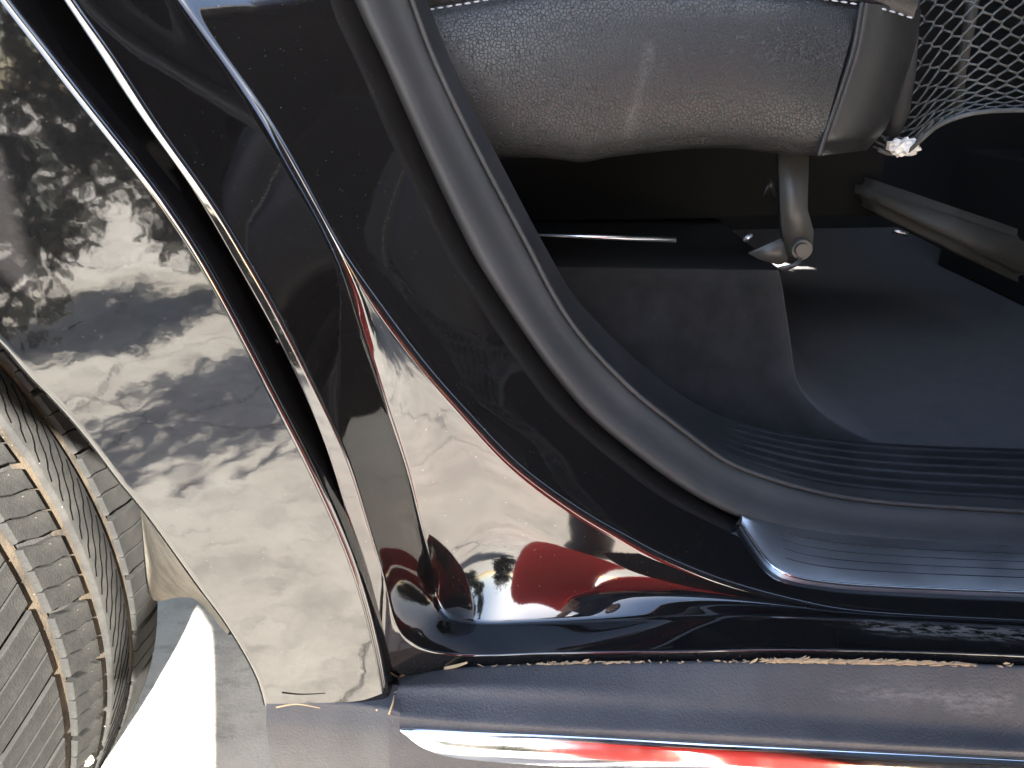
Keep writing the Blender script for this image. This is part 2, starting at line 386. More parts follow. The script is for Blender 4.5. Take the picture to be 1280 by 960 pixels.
# outer parameter: chosen by angle about the arch centre
def ang(p): return math.atan2(p[2] - .40, p[0] - xc)
oa = np.unwrap([ang(p) for p in outer]); aa = np.unwrap([ang(p) for p in arch])
oa = oa - oa[-1] + aa[-1] if abs(oa[-1] - aa[-1]) > 1 else oa
om = []
s_o = np.linspace(0, 1, len(outer))
order = np.argsort(oa)
A_ = np.clip(aa, oa.min(), oa.max())
f_s = np.interp(A_, oa[order], s_o[order])
f_s = np.maximum.accumulate(f_s); f_s[0] = 0; f_s[-1] = 1
for _ in range(4): f_s[1:-1] = (f_s[:-2] + f_s[2:] + 2 * f_s[1:-1]) / 4
out_r = np.stack([np.interp(f_s, s_o, outer[:, k]) for k in range(3)], 1)
def crown(P_):                            # gentle crown of the panel: leans in towards the roof and swells by the arch
    P_ = P_.copy(); z = P_[:, 2]
    P_[:, 1] += .9 * np.maximum(0, z - .80) ** 2 
    return P_
prow = []
for t in np.linspace(0, 1, 40): prow.append(crown(arch * (1 - t) + out_r * t))
hem_in = prow[-1].copy()
ret = arch.copy(); cen = np.array([xc, 0, .5]); dirs = ret - cen; dirs[:, 1] = 0; dirs /= np.linalg.norm(dirs, axis=1, keepdims=True)
lip1 = prow[0] - dirs * .003 + np.array([0, .001, 0]); lip2 = prow[0] - dirs * .004 + np.array([0, .004, 0]); lip3 = prow[0] - dirs * .0035 + np.array([0, .010, 0]); lip4 = prow[0] + np.array([0, .028, 0])
panel = own(grid('quarter_panel', [lip4, lip3, lip2, lip1] + prow, M['paint']))
# hem folded back into the door gap
hk = crown(k0e); n2 = len(hk)
d_t = np.gradient(hk, axis=0); d_t /= np.linalg.norm(d_t, axis=1, keepdims=True); nrm = np.cross(d_t, np.array([0, 1, 0.])); 
if nrm[n2 // 2, 0] < 0: nrm = -nrm
h = [hk + nrm * a_ + np.array([0, b_, 0]) for a_, b_ in ((-.0003, .0004), (.0020, .0006), (.0032, .0018), (.0037, .0040), (.0040, .008), (.0042, .013), (.0043, .022), (.0044, .036), (.0045, .060))]
own(grid('panel_hem', h, M['paint']))
# arch liner
ln = spline([tuple(arch[i]) for i in range(0, 160, 4)] , 120)
dl = ln - cen; dl[:, 1] = 0; dl /= np.linalg.norm(dl, axis=1, keepdims=True)
lrow = [crown(ln) + dl * .004 + np.array([0, y, 0]) + dl * o_ for y, o_ in ((.012, 0), (.05, .012), (.10, .02), (.2, .02), (.34, .02))]
own(grid('arch_liner', lrow, M['liner']))

wh = [lrow[-1] * (1 - t) + (np.array([xc, .345, .30]) * np.ones_like(lrow[-1])) * t for t in np.linspace(0, 1, 6)]
own(grid('wheelhouse_wall', [lrow[-1] + np.array([0, .002, 0])] + wh[1:], M['trim']))
ea = spline([P(x, y, .014) for x, y in ((120, 556), (150, 598), (183, 640), (253, 737), (288, 786))], 30)
eb = spline([P(x, y, Y_) for x, y, Y_ in ((150, 560, .06), (172, 600, .07), (186, 640, .08), (206, 700, .09), (226, 745, .10), (262, 757, .075), (286, 790, .03))], 30)
ec = spline([P(x, y, Y_) for x, y, Y_ in ((158, 560, .16), (170, 600, .17), (176, 640, .18), (180, 700, .19), (186, 744, .19), (240, 747, .11), (285, 794, .035))], 30)
def l3(t): return ea * (1 - t) ** 2 + 2 * t * (1 - t) * eb + ec * t * t
own(grid('liner_end', [l3(t) for t in np.linspace(0, 1, 14)] + [ec + np.array([.02, .004, .004])], M['liner']))

# ------------------------------------------------------------------ weatherstrip and inner sill trim
n6 = smooth_rows([r6, krow(LL, ramp_y(LL, .215, .192), KLL, N)], 2)
a, b = n6
def mixr(t, dy): return a * (1 - t) + b * t + np.array([0, dy, 0])
wrow = [mixr(-.05, .012), mixr(0, .0), mixr(.03, -.008), mixr(.10, -.0145), mixr(.2, -.0185), mixr(.32, -.0195), mixr(.45, -.017), mixr(.56, -.012), mixr(.66, -.008), mixr(.78, -.006), mixr(.90, -.0055), mixr(.965, -.003), mixr(1.0, .004), mixr(1.0, .02)]
wrow = [extend(x) for x in wrow]
own(grid('weatherstrip', wrow, M['rubber']))
bead = mixr(1.05, -.002)
own(tube('trim_bead', extend(bead), .0022, M['rubber'], seg=6))
# inner sill: ribbed step trim falling from the seal to the carpet
T1 = [(500, -100), (534, 0), (560, 67), (590, 133), (628, 207), (684, 313), (718, 370), (752, 408), (810, 462), (872, 506), (925, 528), (985, 541), (1050, 549), (1120, 555), (1280, 561), (1420, 566)]
t0 = krow(LL, ramp_y(LL, .217, .194), KLL, N); t1 = krow(T1, [.24, .24, .24, .24, .24, .24, .25, .265, .29, .31, .325, .33, .33, .33, .33, .33], KT1, N)
t0, t1 = smooth_rows([t0, t1], 3)
tr = []
nr = 64
for i in range(nr + 1):
    t = i / nr; p_ = t0 * (1 - t) + t1 * t
    k = (t * 7.0) % 1.0; rib = .0028 * max(0, 1 - abs(k - .5) / .16) if .12 < t < .97 else 0
    fade = np.clip((np.linspace(0, 1, N) - .60) / .06, 0, 1)[:, None]
    p_ = p_ + np.array([0, -.5, .8]) * rib * fade
    tr.append(p_)
own(grid('inner_sill_trim', [extend(x) for x in tr], M['trim']))

# brushed sill plate
SP = [(920, 655), (960, 664), (1030, 676), (1110, 684), (1280, 693), (1420, 700)]
SB = [(967, 719), (985, 726), (1040, 735), (1110, 740), (1280, 747), (1420, 753)]
def jamb_Y(px, py, off=.0):              # depth of the black jamb face under a sill-plate point
    return 0
def on_jamb(px, py, lift):
    """nearest ray hit on the jamb mesh, lifted along the surface normal"""
    d = ray(px, py).normalized(); hit = bvh.ray_cast(CAM, d)
    if hit[0] is None: hit = bvh.find_nearest(P(px, py, .12))
    return hit[0] + hit[1] * (lift if hit[1].dot(d) < 0 else -lift)
from mathutils.bvhtree import BVHTree
bvh = BVHTree.FromPolygons([tuple(v) for v in V], [tuple(p.vertices) for p in jamb.data.polygons])
def sline(pts, n): return spline([(x, y, 0) for x, y in pts], n)[:, :2]
st = sline(SP[:5], 50); sb = sline([(924, 659), (940, 684), (955, 706), (967, 718), (990, 727), (1040, 735), (1110, 740), (1280, 747)], 50)
prows = []
for t, l in ((0, -.001), (.0, .008), (.04, .0095), (.3, .0085), (.6, .0068), (.93, .0045), (1.0, .0030), (1.0, -.002)):
    rr = []
    for i in range(50):
        q = st[i] * (1 - t) + sb[i] * t; rr.append(on_jamb(q[0], q[1], l))
    prows.append(np.array([tuple(p) for p in rr]))
prows = smooth_rows(prows, 3)
prows = [np.vstack([x, [x[-1] + np.array([.45 * t, 0, 0]) for t in (.3, .6, 1)]]) for x in prows]
plate = own(grid('sill_plate', prows, M['sillmetal']))
edge = prows[5] * .35 + prows[6] * .65
own(tube('bright_edge', edge, .0013, M['chrome'], seg=6), plate)
for t in (.22, .38, .54, .70):
    rr = [on_jamb(*(st[i] * (1 - t) + sb[i] * t), .0102 - .0060 * t) for i in range(6 + int(t * 6), 49)]
    rr = np.array([tuple(p) for p in rr]); rr = smooth_rows([rr], 4)[0]; rr = np.vstack([rr, rr[-1] + np.array([.4, 0, 0])])
    own(tube('groove_line', rr, .0006, M['trim'], seg=5), plate)

# ------------------------------------------------------------------ rocker cladding below the opening
U0 = [(497, 846), (520, 843), (560, 836), (700, 829), (900, 826), (1080, 827), (1280, 832), (1420, 838)]
U1 = [(500, 856), (520, 856), (545, 856), (700, 862), (900, 876), (1120, 889), (1280, 898), (1420, 905)]
U2 = [(494, 868), (515, 869), (545, 871), (700, 879), (900, 890), (1160, 908), (1280, 915), (1420, 923)]
U3 = [(486, 892), (505, 896), (545, 900), (700, 910), (900, 919), (1110, 931), (1280, 940), (1420, 948)]
U4 = [(486, 896), (505, 901), (545, 905), (700, 915), (900, 924), (1110, 936), (1280, 945), (1420, 953)]
u = [row(U0, .034, 120), row(U0, .026, 120) , row(U1, .008, 120), row(U2, .0035, 120), row(U3, -.010, 120), row(U4, -.010, 120)]
lo = u[-1].copy(); lo1 = lo + np.array([0, -.006, -.012]); lo2 = lo + np.array([0, -.010, -.04]); lo3 = lo + np.array([0, .0, -.075]); lo4 = lo + np.array([0, .06, -.095]); lo5 = lo + np.array([0, .30, -.085])
u = smooth_rows(u + [lo1, lo2, lo3, lo4, lo5], 1)
u = [np.vstack([x, [x[-1] + np.array([.5 * t, 0, 0]) for t in (.3, .6, 1)]]) for x in u]
uf = fillet(u, [0, .003, .004, .004, .003, .003, .005, .02, .02, .02, 0], 6)
ud = []
for i in range(len(uf) - 1):
    k = 4 if np.mean(np.linalg.norm(uf[i + 1] - uf[i], axis=1)) > .006 else 1
    for t in np.arange(k) / k: ud.append(uf[i] * (1 - t) + uf[i + 1] * t)
ud.append(uf[-1])
clad = own(grid('rocker_cladding', ud, M['clad']))
V2 = np.vstack(ud)
attr(clad, 'mark', np.clip(seg_mark(V2, P(1040, 867, .016), P(1260, 871, .016), .004) * .6 + seg_mark(V2, P(590, 890, 0), P(612, 898, 0), .002) * .8 + seg_mark(V2, P(1190, 885, 0.01), P(1260, 890, 0.01), .004) * .3, 0, 1))
# rear end of the cladding, below the quarter panel
e0 = [P(333, 880, .0), P(400, 884, -.001), P(450, 887, -.003), P(486, 893, -.009), P(500, 897, -.0098)]
e0 = spline(e0, 40)
er = [e0 + np.array([0, .02, .004]), e0 + np.array([0, .001, .003]), e0, e0 + np.array([0, -.005, -.010]), e0 + np.array([0, -.008, -.03]), e0 + np.array([0, .0, -.072]), e0 + np.array([0, .06, -.092]), e0 + np.array([0, .3, -.085])]
er = fillet(er, [0, .002, .003, .005, .02, .02, .02, 0], 6)
ce = own(grid('cladding_end', er, M['clad'])); attr(ce, 'mark', np.zeros(len(er) * 40))
own(obj('end_cap', [r[0] for r in er], [tuple(range(len(er)))], M['clad'], smooth=False), ce)
# bright strip let into the cladding
CT = [(500, 909), (520, 908.5), (560, 911), (700, 917), (900, 928), (1110, 939), (1280, 948), (1420, 956)]
CB = [(501, 912), (512, 925), (540, 941), (640, 953), (900, 966), (1110, 978), (1280, 987), (1420, 996)]
bv2 = BVHTree.FromPolygons([tuple(v) for v in np.vstack([V2, np.vstack(er)])], [tuple(p.vertices) for p in clad.data.polygons] + [tuple(v + len(V2) for v in p.vertices) for p in ce.data.polygons])
def on_clad(q, l):
    d = ray(*q).normalized(); hit = bv2.ray_cast(CAM, d)
    if hit[0] is None: hit = bv2.find_nearest(P(q[0], q[1], -.016))
    return np.array(tuple(hit[0] + hit[1] * (l if hit[1].dot(d) < 0 else -l)))
ct, cb = sline(CT, 90), sline(CB, 90)
cr = []
for t, l in ((0, -.001), (0, .0012), (.06, .0022), (.35, .0034), (.65, .0034), (.94, .0022), (1, .0012), (1, -.001)):
    cr.append(np.array([on_clad(ct[i] * (1 - t) + cb[i] * t, l) for i in range(90)]))
cr = smooth_rows(cr, 6)
cr = [np.vstack([x, [x[-1] + np.array([.4 * t, 0, 0]) for t in (.3, .6, 1)]]) for x in cr]
own(grid('chrome_strip', cr, M['chrome']))

# ------------------------------------------------------------------ rear wheel
wheel = empty('rear_wheel', (WX, 0, WZ)); own(wheel)
OUTY, INY = .012, .272
def lathe(name, prof, mat, parent, seg=160):
    rws = []
    for y, r in prof:
        th = np.linspace(0, 2 * math.pi, seg + 1); rws.append(np.stack([np.cos(th) * r, np.full(seg + 1, y), np.sin(th) * r], 1))
    o = grid(name, rws, mat, parent); return o
GD = .0075
tyre = lathe('tyre', [(.02, .235), (.004, .25), (-.010, .29), (-.010, .33), (-.003, .352), (.006, TR - GD - .005), (.03, TR - GD - .001), (.114, TR - GD + .0005), (.20, TR - GD - .001), (.222, TR - GD - .005), (.232, .352), (.240, .33), (.240, .29), (.226, .25), (.21, .235)], M['sidewall'], wheel)
lathe('sidewall', [(.0185, .2345), (.002, .25), (-.0125, .29), (-.013, .33), (-.0065, .350)], M['sidewall'], wheel)
rib_y = {'outer': (-.004, .069), 'block': (.084, .122), 'centre': (.136, .167), 'inner': (.179, .232)}
for g0, g1 in ((.0675, .0855), (.1205, .1375), (.1655, .1805)):
    lathe('groove_dirt', [(g0, TR - GD + .002), ((g0 * 3 + g1) / 4, TR - .0052), ((g0 + g1) / 2, TR - .0056), ((g0 + g1 * 3) / 4, TR - .0052), (g1, TR - GD + .002)], M['groove'], wheel, 200)
def crown_r(y):                           # tread radius across the width
    c = .114; d = abs(y - c); return TR - .25 * d * d - (0 if d < .108 else 9 * (d - .108) ** 2 + .25 * (d - .108))
def block_mesh(name, y0, y1, dphi, slant, zig, gap, taper0=0., ny=7):
    """one tread block at phi=0: slanted zigzag front and rear edges, sides sloping to the groove floor"""
    V = []; F = []
    ys = np.linspace(y0, y1, ny); half = dphi / 2 - gap / TR / 2
    for lay in range(3):
        for iy, y in enumerate(ys):
            ph0 = slant * (y - y0) / (y1 - y0) + zig * math.sin((y - y0) / (y1 - y0) * 2 * math.pi * 1.5) * (1 if .05 < (y - y0) / (y1 - y0) < .95 else .3)
            r = crown_r(y); yy = y; e = 0
            if lay == 0: r -= GD; e = -.0008 / TR
            elif lay == 1: r -= .0007; e = 0
            else: e = .0007 / TR; yy = y + (.0008 if iy == 0 else -.0008 if iy == ny - 1 else 0)
            if lay == 0: yy = y + (-.0012 if iy == 0 else .0012 if iy == ny - 1 else 0)
            for sgn in (-1, 1):
                ph = ph0 + sgn * (half - e); V.append((math.cos(ph) * r, yy, math.sin(ph) * r))
    def id(l, i, s): return l * ny * 2 + i * 2 + s
    for i in range(ny - 1):
        F.append((id(2, i, 0), id(2, i, 1), id(2, i + 1, 1), id(2, i + 1, 0)))
        for l in (0, 1):
            F.append((id(l, i, 1), id(l, i + 1, 1), id(l + 1, i + 1, 1), id(l + 1, i, 1)))
            F.append((id(l, i + 1, 0), id(l, i, 0), id(l + 1, i, 0), id(l + 1, i + 1, 0)))
    for l in (0, 1):
        F.append((id(l, 0, 0), id(l, 0, 1), id(l + 1, 0, 1), id(l + 1, 0, 0)))
        F.append((id(l, ny - 1, 1), id(l, ny - 1, 0), id(l + 1, ny - 1, 0), id(l + 1, ny - 1, 1)))
    return V, F
NP = 40; PH = 2 * math.pi / NP
spec = {'outer': (.05, .0), 'block': (-.035, .0022), 'inner': (-.02, .0018)}
joined_V, joined_F = [], []
for kind, (slant, zig) in spec.items():
    y0, y1 = rib_y[kind]
    parts = [(-.325, .315), (0., .32), (.325, .315)]; gaps = (.0013, .0013, .0013)
    w_ = [PH * (1 - .0042 / (PH * TR)) / 3] * 3
    meshes = []
    for j in range(3):
        Vb, Fb = block_mesh('tread_block', y0, y1, w_[j], slant, zig, .0013)
        me = bpy.data.meshes.new('tread_block'); me.from_pydata(Vb, [], Fb); me.materials.append(M['tread']); me.update(); meshes.append((me, Vb, Fb))
    for k in range(NP):
        for j in range(3):
            phi = k * PH + (j - 1) * w_[j] + (.4 * PH if kind == 'inner' else 0)
            ph = (phi + math.pi) % (2 * math.pi) - math.pi
            lim = (-1.15, .85)
            if lim[0] < ph < lim[1]:
                o = bpy.data.objects.new('tread_block', meshes[j][0]); C.objects.link(o); o.parent = wheel; o.rotation_euler = (0, -ph, 0)
            else:
                c_, s_ = math.cos(ph), math.sin(ph); base = len(joined_V)
                joined_V += [(x * c_ - z * s_, y, x * s_ + z * c_) for x, y, z in meshes[j][1]]; joined_F += [tuple(i + base for i in f) for f in meshes[j][2]]
rest = obj('far_tread_blocks', joined_V, joined_F, M['tread'], wheel, False); rest['kind'] = 'stuff'
# smooth centre rib with cut sipes: short slabs with wavy joints
y0, y1 = rib_y['centre']
n_c = 300; rr_ = []
prof = [(y0 - .0012, TR - GD), (y0, crown_r(y0) - .0008), (y0 + .0012, crown_r(y0)), ((y0 + y1) / 2, crown_r((y0 + y1) / 2)), (y1 - .001, crown_r(y1)), (y1, crown_r(y1) - .0008), (y1 + .001, TR - GD)]
lathe('centre_rib', prof, M['tread'], wheel)
def sipe_mesh():
    pts = []; 
    for t in np.linspace(0, 1, 9):
        y = y0 + .003 + t * (y1 - y0 - .006); ph = (t - .5) * .15 + .006 * math.sin(t * 14); pts.append((math.cos(ph) * (crown_r(y) + .0001), y, math.sin(ph) * (crown_r(y) + .0001)))
    return tube_verts(pts, .0005, 4)
sv, sf = sipe_mesh(); sm = bpy.data.meshes.new('sipe'); sm.from_pydata([tuple(v) for v in sv], [], sf); sm.materials.append(M['sipe'])
for k in range(-22, 17):
    o = bpy.data.objects.new('sipe', sm); C.objects.link(o); o.parent = wheel; o.rotation_euler = (0, -(k * .046), 0)
# alloy rim
lathe('rim', [(.21, .236), (.18, .222), (.06, .220), (.034, .232), (.016, .238), (.012, .232), (.022, .224), (.05, .214), (.16, .205), (.16, .04)], M['rim'], wheel, 96)
for k in range(5):
    bm = bmesh.new(); bm_box(bm, (.03, .03, -.028), (.222, .055, .028), .006); o = frombm('spoke', bm, M['rim'], wheel, False); o.rotation_euler = (0, k * 2 * math.pi / 5, 0)
lathe('hub_cap', [(.02, .0001), (.02, .03), (.028, .062), (.05, .068), (.16, .068)], M['rim'], wheel, 48)

# ------------------------------------------------------------------ rear seat
seat = empty('rear_seat', (.25, .5, .36)); own(seat); seat_loc = seat.location.copy()
SI = Matrix.Translation(seat_loc).inverted()
def sown(o, p=None): o.parent = p or seat; o.matrix_parent_inverse = Matrix.Translation(seat_loc).inverted(); return o
xs = np.linspace(380, 1150, 120)
bot = spline([(380, 205, 0), (560, 203, 0), (620, 200, 0), (665, 198, 0), (700, 201, 0), (728, 204, 0), (760, 198, 0), (830, 190, 0), (900, 186, 0), (960, 191, 0), (1005, 196, 0), (1022, 195, 0)], 120)
tp = spline([(380, 40, 0), (515, 13, 0), (580, 2, 0), (680, -14, 0), (850, -18, 0), (1000, -8, 0), (1076, 3, 0)], 120)
def lerp(t): return bot[:, :2] * t + tp[:, :2] * (1 - t)
sr = []
for t, Y in ((0, .312), (.06, .304), (.2, .298), (.4, .295), (.6, .296), (.8, .301), (.92, .307), (1.0, .318)):
    q = lerp(t); sr.append(np.array([tuple(P(x, y, Y + .012 * max(0, (x - 950) / 120) ** 2)) for x, y in q]))
q = lerp(1.0); sr.append(np.array([tuple(P(x, y - 2, .345)) for x, y in q])); sr.append(np.array([tuple(P(x, y - 8, .45)) for x, y in q]))
s2 = [];
for i in range(len(sr) - 1):
    for t in np.linspace(0, 1, 6, endpoint=False): s2.append(sr[i] * (1 - t) + sr[i + 1] * t)
s2.append(sr[-1])
s3 = np.array(s2)
for _ in range(6): s3[1:-1] = s3[1:-1] * .5 + (s3[:-2] + s3[2:]) * .25
side = sown(grid('side_panel', list(s3), M['leather']))
Vs = s3.reshape(-1, 3)
attr(side, 'mark', np.clip(seg_mark(Vs, P(812, 60, .296), P(783, 182, .302), .0045) * .3 + seg_mark(Vs, P(788, 140, .296), P(781, 185, .302), .0035) * .3, 0, 1))
# front piece of the cushion, turning round the corner
sm_ = spline([(1076, 3, 0), (1066, 60, 0), (1052, 105, 0), (1035, 155, 0), (1022, 195, 0)], 40)
fr = spline([(1150, 12, 0), (1142, 60, 0), (1126, 110, 0), (1106, 160, 0), (1082, 188, 0)], 40)
fo = []
for t, dy in ((0, .0), (.12, -.004), (.35, .0), (.6, .010), (.85, .028), (1., .055), (1.02, .12)):
    fo.append(np.array([tuple(P(*(sm_[i, :2] * (1 - t) + fr[i, :2] * t), (.312 if i else .312) + dy + (.012 if i > 36 else 0))) for i in range(40)]))
fo = smooth_rows(fo, 2)
f3 = []
for i in range(len(fo) - 1):
    for t in np.linspace(0, 1, 4, endpoint=False): f3.append(fo[i] * (1 - t) + fo[i + 1] * t)
f3.append(fo[-1]); f3 = np.array(f3)
for _ in range(3): f3[1:-1] = f3[1:-1] * .5 + (f3[:-2] + f3[2:]) * .25
bt = f3[:, -1]; und = bt + np.array([0, .12, .004])
front = sown(grid('front_panel', list(f3), M['leather_fine']))
sown(obj('cushion_underside', np.vstack([bt, und]), [(i, i + 1, i + 1 + len(bt), i + len(bt)) for i in range(len(bt) - 1)], M['leather_fine']))
pp = np.array([tuple(P(x + 1, y, .3085)) for x, y, _ in sm_]); sown(tube('piping', pp, .0022, M['leather_fine'], seg=8))
# cushion top above the seam and the stitching
tq = lerp(0)
topr = [np.array([tuple(P(x, y, .312)) for x, y in tq])]
for k, (dz, dy) in enumerate(((.004, -.003), (.014, -.006), (.03, -.004), (.05, .01), (.062, .04), (.068, .1), (.07, .5))):
    topr.append(topr[0] + np.array([0, dy, dz]))
fq = np.array([tuple(P(x, y, .318)) for x, y in spline([(1076, 3, 0), (1110, 11, 0), (1142, 22, 0)], 20)[:, :2]])
ft = [fq + np.array([0, dy, dz]) for dz, dy in ((0, 0), (.01, -.004), (.03, 0), (.055, .02), (.07, .1), (.072, .5))]
sown(grid('cushion_top', topr, M['leather'])); attr(bpy.data.objects['cushion_top'], 'mark', np.zeros(8 * 120))
sown(grid('cushion_front_top', ft, M['leather_fine']))
sb_me = None
def stitches(path, step, ln_, dz):
    s = np.r_[0, np.cumsum(np.linalg.norm(np.diff(path, axis=0), axis=1))]; bmV, bmF = [], []
    for d0 in np.arange(0, s[-1] - ln_, step):
        a_ = np.array([np.interp(d0, s, path[:, k]) for k in range(3)]); b_ = np.array([np.interp(d0 + ln_, s, path[:, k]) for k in range(3)])
        m_ = (a_ + b_) / 2 + np.array([0, -.0008, 0])
        v_, f_ = tube_verts([a_, m_ + (a_ - m_) * .4, m_ + (b_ - m_) * .4, b_], [.0003, .00075, .00075, .0003], 6)
        base = len(bmV); bmV += list(v_); bmF += [tuple(i + base for i in f) for f in f_]
    o = sown(obj('stitching', bmV, bmF, M['thread'])); return o
stitches(np.array([tuple(P(x, y + 3, .3035)) for x, y in tq]), .0072, .0052, 0)
stitches(np.array([tuple(P(x, y, .314)) for x, y in spline([(1078, 5, 0), (1110, 13, 0), (1141, 23, 0)], 30)[:, :2]]), .0072, .0052, 0)
# seat mounting bracket with bolt, latch bits
def plate_px(name, pts, Y, th, mat, parent=None):
    a_ = [P(x, y, Y) for x, y in pts]; b_ = [p + Vector((0, th, 0)) for p in a_]; n_ = len(a_)
    F = [tuple(range(n_))[::-1], tuple(range(n_, 2 * n_))] + [(i, (i + 1) % n_, n_ + (i + 1) % n_, n_ + i) for i in range(n_)]
    bm = bmesh.new(); vs = [bm.verts.new(p) for p in a_ + b_]
    for f in F: bm.faces.new([vs[i] for i in f])
    bmesh.ops.recalc_face_normals(bm, faces=bm.faces); bmesh.ops.bevel(bm, geom=list(bm.edges), offset=.0012, segments=2, affect='EDGES')
    o = frombm(name, bm, mat, None, True); return sown(o, parent)
M['bracket'] = plain('grey_bracket', (.045, .044, .04), .45, .3)
br = plate_px('mounting_bracket', [(974, 185), (1012, 185), (1010, 262), (1018, 290), (1016, 312), (1004, 322), (984, 322), (978, 280)], .345, .012, M['bracket'])
def disc(name, px, py, Y, r, th, mat, parent):
    c_ = P(px, py, Y); bm = bmesh.new(); bmesh.ops.create_cone(bm, segments=24, radius1=r, radius2=r * .85, depth=th, cap_ends=True)
    for v in bm.verts: v.co = Matrix.Rotation(R(90), 3, 'X') @ v.co + c_
    return sown(frombm(name, bm, mat, None, False), parent)
disc('washer', 1002, 312, .3425, .0105, .004, M['bracket'], None); disc('bolt', 1002, 312, .340, .0068, .006, plain('bolt_steel', (.06, .057, .05), .5, .5), None)
plate_px('foot_plate', [(935, 317), (978, 298), (986, 326), (975, 332), (950, 325)], .34, .006, M['bracket'])
plate_px('latch', [(953, 247), (965, 222), (973, 246), (969, 247), (964, 232), (957, 247)], .35, .004, M['dark_metal'])
plate_px('latch_pin', [(928, 300), (938, 292), (943, 294), (933, 304)], .345, .004, M['metal'])
plate_px('floor_hook', [(972, 335), (990, 331), (1004, 322), (1000, 332), (980, 341)], .335, .004, M['bracket'])
sown(tube('seat_rail', [P(660, 293, .36), P(740, 296, .36), P(845, 300, .36)], [.0008, .0022, .0026], M['metal'], seg=8))

# ------------------------------------------------------------------ carpets and the dark cabin
FZ = .405
own(obj('floor_carpet', [(-.6, .30, FZ), (2.2, .30, FZ), (2.2, 1.55, FZ), (-.6, 1.55, FZ)], [(0, 1, 2, 3)], M['carpet'], smooth=False))
rz = [P(600, 292, .36), P(700, 297, .36), P(850, 305, .36), P(935, 322, .35), P(970, 336, .34), P(978, 352, .338)]
# riser: profile down the front edge then swept rearwards
edge_ = [P(972, 338, .415), P(976, 356, .403), P(986, 420, .388), P(997, 482, .378), P(1020, 512, .373), P(1052, 535, .370), P(1086, 551, .366), P(1100, 556, .362)]
edge_ = spline(edge_, 40)
rr = []
for t in np.linspace(0, 1, 24):
    back = edge_.copy(); back[:, 0] -= t * .75; back[:, 1] -= .0 * t
    back[:, 2] += t * .02 * (np.linspace(1, 0, 40)); rr.append(back)
round_ = [edge_ + np.array([.002, .004, 0]), edge_ + np.array([.003, .012, 0]), edge_ + np.array([.002, .3, .0])]
own(grid('carpet_riser', round_[::-1] + rr, M['carpet']))
topc = np.array([r[0] for r in rr]); own(grid('riser_top', [topc, topc + np.array([0, .004, .002]), topc + np.array([0, .9, .002])], M['black']))
# tunnel / seat rail at the right, deep in the cabin
bm = bmesh.new()
tun = [P(1085, 222, .62), P(1290, 292, .62), P(1290, 362, .60), P(1090, 262, .60)]
vs = [bm.verts.new(p) for p in tun] + [bm.verts.new(p + Vector((0, .2, 0))) for p in tun]
for f in ((0, 1, 2, 3), (7, 6, 5, 4), (0, 4, 5, 1), (1, 5, 6, 2), (2, 6, 7, 3), (3, 7, 4, 0)): bm.faces.new([vs[i] for i in f])
bmesh.ops.recalc_face_normals(bm, faces=bm.faces); bmesh.ops.bevel(bm, geom=list(bm.edges), offset=.012, segments=3, affect='EDGES')
M['tunnel'] = plastic('rail_cover_plastic', (.03, .031, .027), .6, 900, .2, .1)
own(frombm('seat_rail_cover', bm, M['tunnel'], None, True))
sown(tube('rail_stop', [P(1117, 288, .59), P(1134, 293, .59)], .003, M['metal'], seg=8))
# shell of the cabin
M['void'] = plain('under_seat_shade_black', (.013, .013, .012), 1., Specular_IOR_Level=0.)  # glossless near-black: the shade under the seat put into the colour
own(box('under_seat_blocker', (-.39, .66, .585), (.42, 1.55, .745), M['void']))  # added block hiding the bright far side under the cushion
box_ = lambda n, lo, hi, m: own(box(n, lo, hi, m))
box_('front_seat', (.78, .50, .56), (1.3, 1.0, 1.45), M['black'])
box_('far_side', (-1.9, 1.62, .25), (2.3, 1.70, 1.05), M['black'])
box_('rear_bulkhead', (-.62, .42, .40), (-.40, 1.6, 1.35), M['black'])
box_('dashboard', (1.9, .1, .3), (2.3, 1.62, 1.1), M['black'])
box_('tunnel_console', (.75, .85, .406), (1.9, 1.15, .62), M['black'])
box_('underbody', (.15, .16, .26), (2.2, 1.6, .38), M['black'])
# roof and pillars
rf = [];
for x, z in ((-1.9, 1.40), (-1.3, 1.62), (-.4, 1.70), (.6, 1.71), (1.4, 1.62), (1.9, 1.42)):
    rf.append(np.array([(x, y, z - d) for y, d in ((.19, .10), (.22, .04), (.30, .01), (.85, -.02), (1.40, .01), (1.48, .04), (1.51, .10))]))
own(grid('roof', rf, M['paint'])); rin = [r - np.array([0, 0, .035]) for r in rf]; own(grid('headliner', rin, M['black']))
own(tube('roof_rail', [(-1.3, .2, 1.55), (-.4, .185, 1.63), (.6, .185, 1.64), (1.4, .19, 1.55)], .04, M['paint'], seg=10))
own(tube('centre_pillar', [(.86, .10, .40), (.84, .09, .9), (.72, .17, 1.62)], [.09, .07, .045], M['jamb'], seg=12)); attr(bpy.data.objects['centre_pillar'], 'mark', np.zeros(36))
gl = np.array([[(-1.8, .045, 1.07), (-1.5, .05, 1.07), (-.7, .05, 1.08), (-.52, .07, 1.09)], [(-1.6, .19, 1.48), (-1.3, .19, 1.56), (-.75, .18, 1.60), (-.62, .18, 1.62)]])
own(grid('quarter_glass', list(gl), M['glass']))
fd = [np.array([(x, y, z) for x in np.linspace(.92, 2.0, 12)]) for y, z in ((.03, .38), (-.005, .45), (-.012, .6), (.0, .85), (.03, 1.03), (.05, 1.06))]
own(grid('front_door', fd, M['paint']))
own(grid('windscreen', [np.array([(2.0, .1, 1.06), (2.05, .85, 1.06), (2.0, 1.6, 1.06)]), np.array([(1.5, .2, 1.58), (1.5, .85, 1.6), (1.5, 1.5, 1.58)])], M['glass']))
